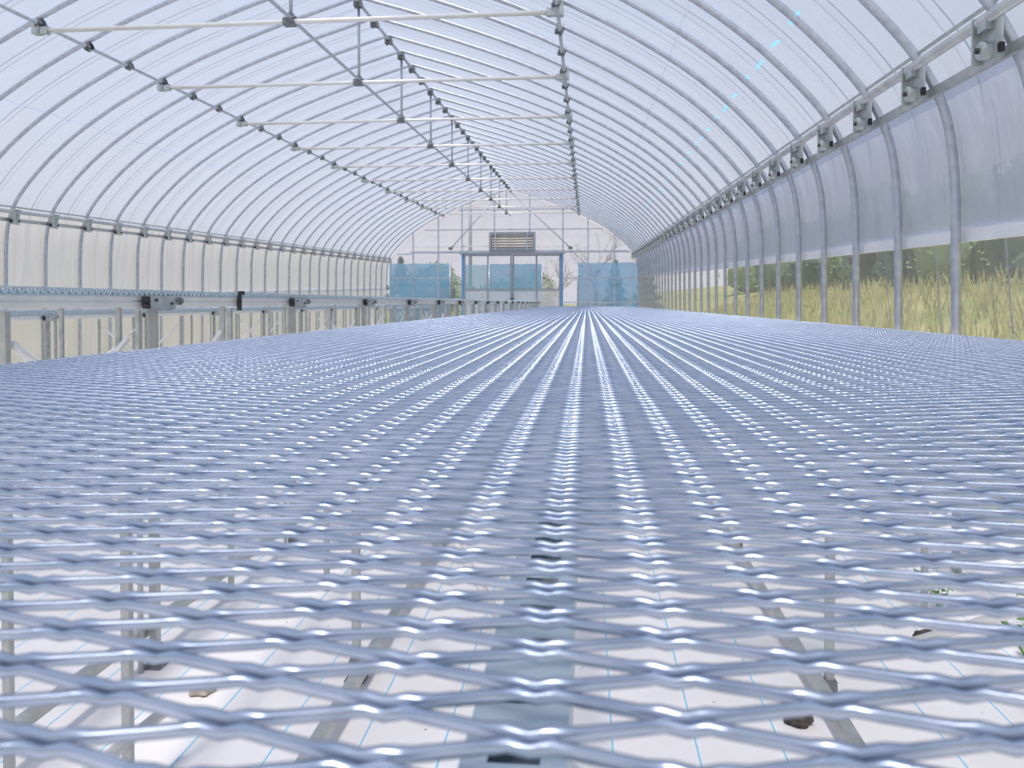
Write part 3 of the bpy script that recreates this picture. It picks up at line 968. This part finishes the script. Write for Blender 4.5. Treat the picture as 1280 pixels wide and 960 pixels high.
def leafy_tree(label, x, y, h, wdt, seed, mat, conifer=False, n=4500):
    rr = random.Random(seed)
    t = thing('evergreen_tree' if conifer else 'bushy_tree', label, 'tree', (x, y, ground_z(x, y)), 'trees outside the greenhouse')
    ob('trunk', MB().path([(0, 0, 0), (0.05, 0, h * 0.5), (0, 0.03, h * 0.92)], [0.10, 0.07, 0.02], 7).mesh('trunk', M['bark'], True), t)
    m_ = MB()
    blobs = [(Vector((rr.uniform(-.34, .34) * wdt, rr.uniform(-.34, .34) * wdt, h * rr.uniform(.12, .85))), rr.uniform(.20, .32) * wdt) for _ in range(14)]
    for i in range(n):
        if conifer:
            f = rr.uniform(0.05, 1) ** 0.8
            rad = wdt / 2 * (1 - f) * (0.7 + 0.3 * math.sin(f * 40)) + 0.03
            a = rr.uniform(0, 6.28); q = rad * math.sqrt(rr.uniform(0.3, 1))
            p = Vector((math.cos(a) * q, math.sin(a) * q, h * (0.06 + 0.94 * f)))
        else:
            c, rb = rr.choice(blobs)
            d = Vector((rr.gauss(0, 1), rr.gauss(0, 1), rr.gauss(0, 1))).normalized()
            p = c + d * rb * rr.uniform(.75, 1.1)
        L = rr.uniform(.07, .16) * (h / 4) ** .5
        u = Vector((rr.gauss(0, 1), rr.gauss(0, 1), rr.gauss(0, 1))).normalized()
        v = u.orthogonal().normalized()
        m_.add([p - u * L, p + v * L * .5, p + u * L, p - v * L * .5], [(0, 1, 2, 3)])
    if not conifer:
        # dense inner growth of twigs and leaves: a lumpy solid under the outer leaves
        for (c, rb) in blobs:
            bm = bmesh.new(); bmesh.ops.create_icosphere(bm, subdivisions=2, radius=rb * 0.88)
            for v in bm.verts:
                v.co *= rr.uniform(.85, 1.1)
            bm.verts.ensure_lookup_table()
            m_.add([v.co + c for v in bm.verts], [[v.index for v in f.verts] for f in bm.faces]); bm.free()
    stuff(ob('foliage', m_.mesh('foliage', mat), t))
trees = [
    ('dark bushy tree outside right wall, nearest the camera', 9.5, 9.0, 2.6, 3.6, 'leafdark', False),
    ('green bushy tree outside right wall, second from the camera', 10.2, 12.5, 2.3, 3.4, 'leafmid', False),
    ('dark bushy tree outside right wall, third from the camera', 9.6, 16.0, 2.8, 3.6, 'leafdark', False),
    ('green bushy tree outside right wall, fourth from the camera', 10.1, 19.6, 2.5, 3.6, 'leafmid', False),
    ('dark bushy tree outside right wall, fifth from the camera', 9.4, 23.4, 2.8, 3.8, 'leafdark', False),
    ('green bushy tree outside right wall, sixth from the camera', 9.9, 27.4, 2.6, 3.8, 'leafmid', False),
    ('dark bushy tree outside right wall, seventh from the camera', 9.0, 32.0, 3.0, 4.4, 'leafdark', False),
    ('green bushy tree outside right wall, farthest from the camera', 9.4, 37.5, 3.0, 5.0, 'leafmid', False),
    ('dark evergreen beyond the end wall, first right of the door', 1.15, 31.0, 2.55, 1.7, 'leafdark', True),
    ('dark evergreen beyond the end wall, at its right corner', 2.55, 33.0, 2.75, 1.8, 'leafdark', True),
    ('dark evergreen beyond the end wall, at its left corner', -7.6, 31.0, 2.6, 2.4, 'leafdark', True),
    ('dark bushy shrub beyond the end wall, left of the door', -5.9, 30.0, 2.0, 2.8, 'leafmid', False),
    ('dark bushy shrub seen through the door panes', -2.6, 30.0, 1.9, 2.6, 'leafmid', False),
]
for i, (lb, x, y, h, wd, mt, con) in enumerate(trees):
    leafy_tree(lb, x, y, h * (0.85 if x > 5 else 1.0), wd, 40 + i, M[mt], con, 3500 if not con else 1500)

def bare_tree(label, x, y, h, seed):
    rr = random.Random(seed)
    t = thing('bare_tree', label, 'tree', (x, y, ground_z(x, y)), 'leafless trees beyond the end wall')
    tr = MB(); br = MB()
    tr.path([(0, 0, -0.1), (0.05, 0, h * 0.25), (0, 0.05, h * 0.55)], [0.10, 0.08, 0.05], 7)
    def grow(m, p, d, L, r, lev):
        q = p + d * L
        m.path([p, (p + q) / 2 + Vector((rr.uniform(-.06, .06), rr.uniform(-.06, .06), 0.03)) * L, q], [r, r * .8, r * .55], 5)
        if lev == 0:
            return
        for _ in range(3):
            nd = (d + Vector((rr.gauss(0, .5), rr.gauss(0, .5), rr.gauss(.1, .3)))).normalized()
            grow(m, p + (q - p) * rr.uniform(.5, 1), nd, L * rr.uniform(.55, .75), r * .55, lev - 1)
    for k in range(6):
        a = k * 1.05 + rr.uniform(-.3, .3)
        grow(br, Vector((0, 0, h * rr.uniform(.25, .55))), Vector((math.cos(a) * .7, math.sin(a) * .7, .8)).normalized(), h * .25, 0.032, 3)
    ob('trunk', tr.mesh('trunk', M['bark'], True), t)
    stuff(ob('branches', br.mesh('branches', M['bark'], True), t))
bare_tree('leafless tree beyond the end wall, just right of the ventilation louvre', 0.4, 36.0, 4.6, 5)
bare_tree('leafless tree beyond the end wall, at the right corner', 2.9, 38.0, 5.4, 6)
bare_tree('leafless tree seen through the right door panes', -1.1, 27.0, 2.9, 9)

pole = ob('utility_pole', MB().path([(0, 0, 0), (0, 0, 9.0)], [0.085, 0.06], 12).mesh('utility_pole', M['concrete'], True), None, (ex(588) * 1.7, YEND * 1.7, ground_z(-5, 33)))
tag(pole, 'tall pale grey concrete pole beyond the left half of the end wall', 'pole')
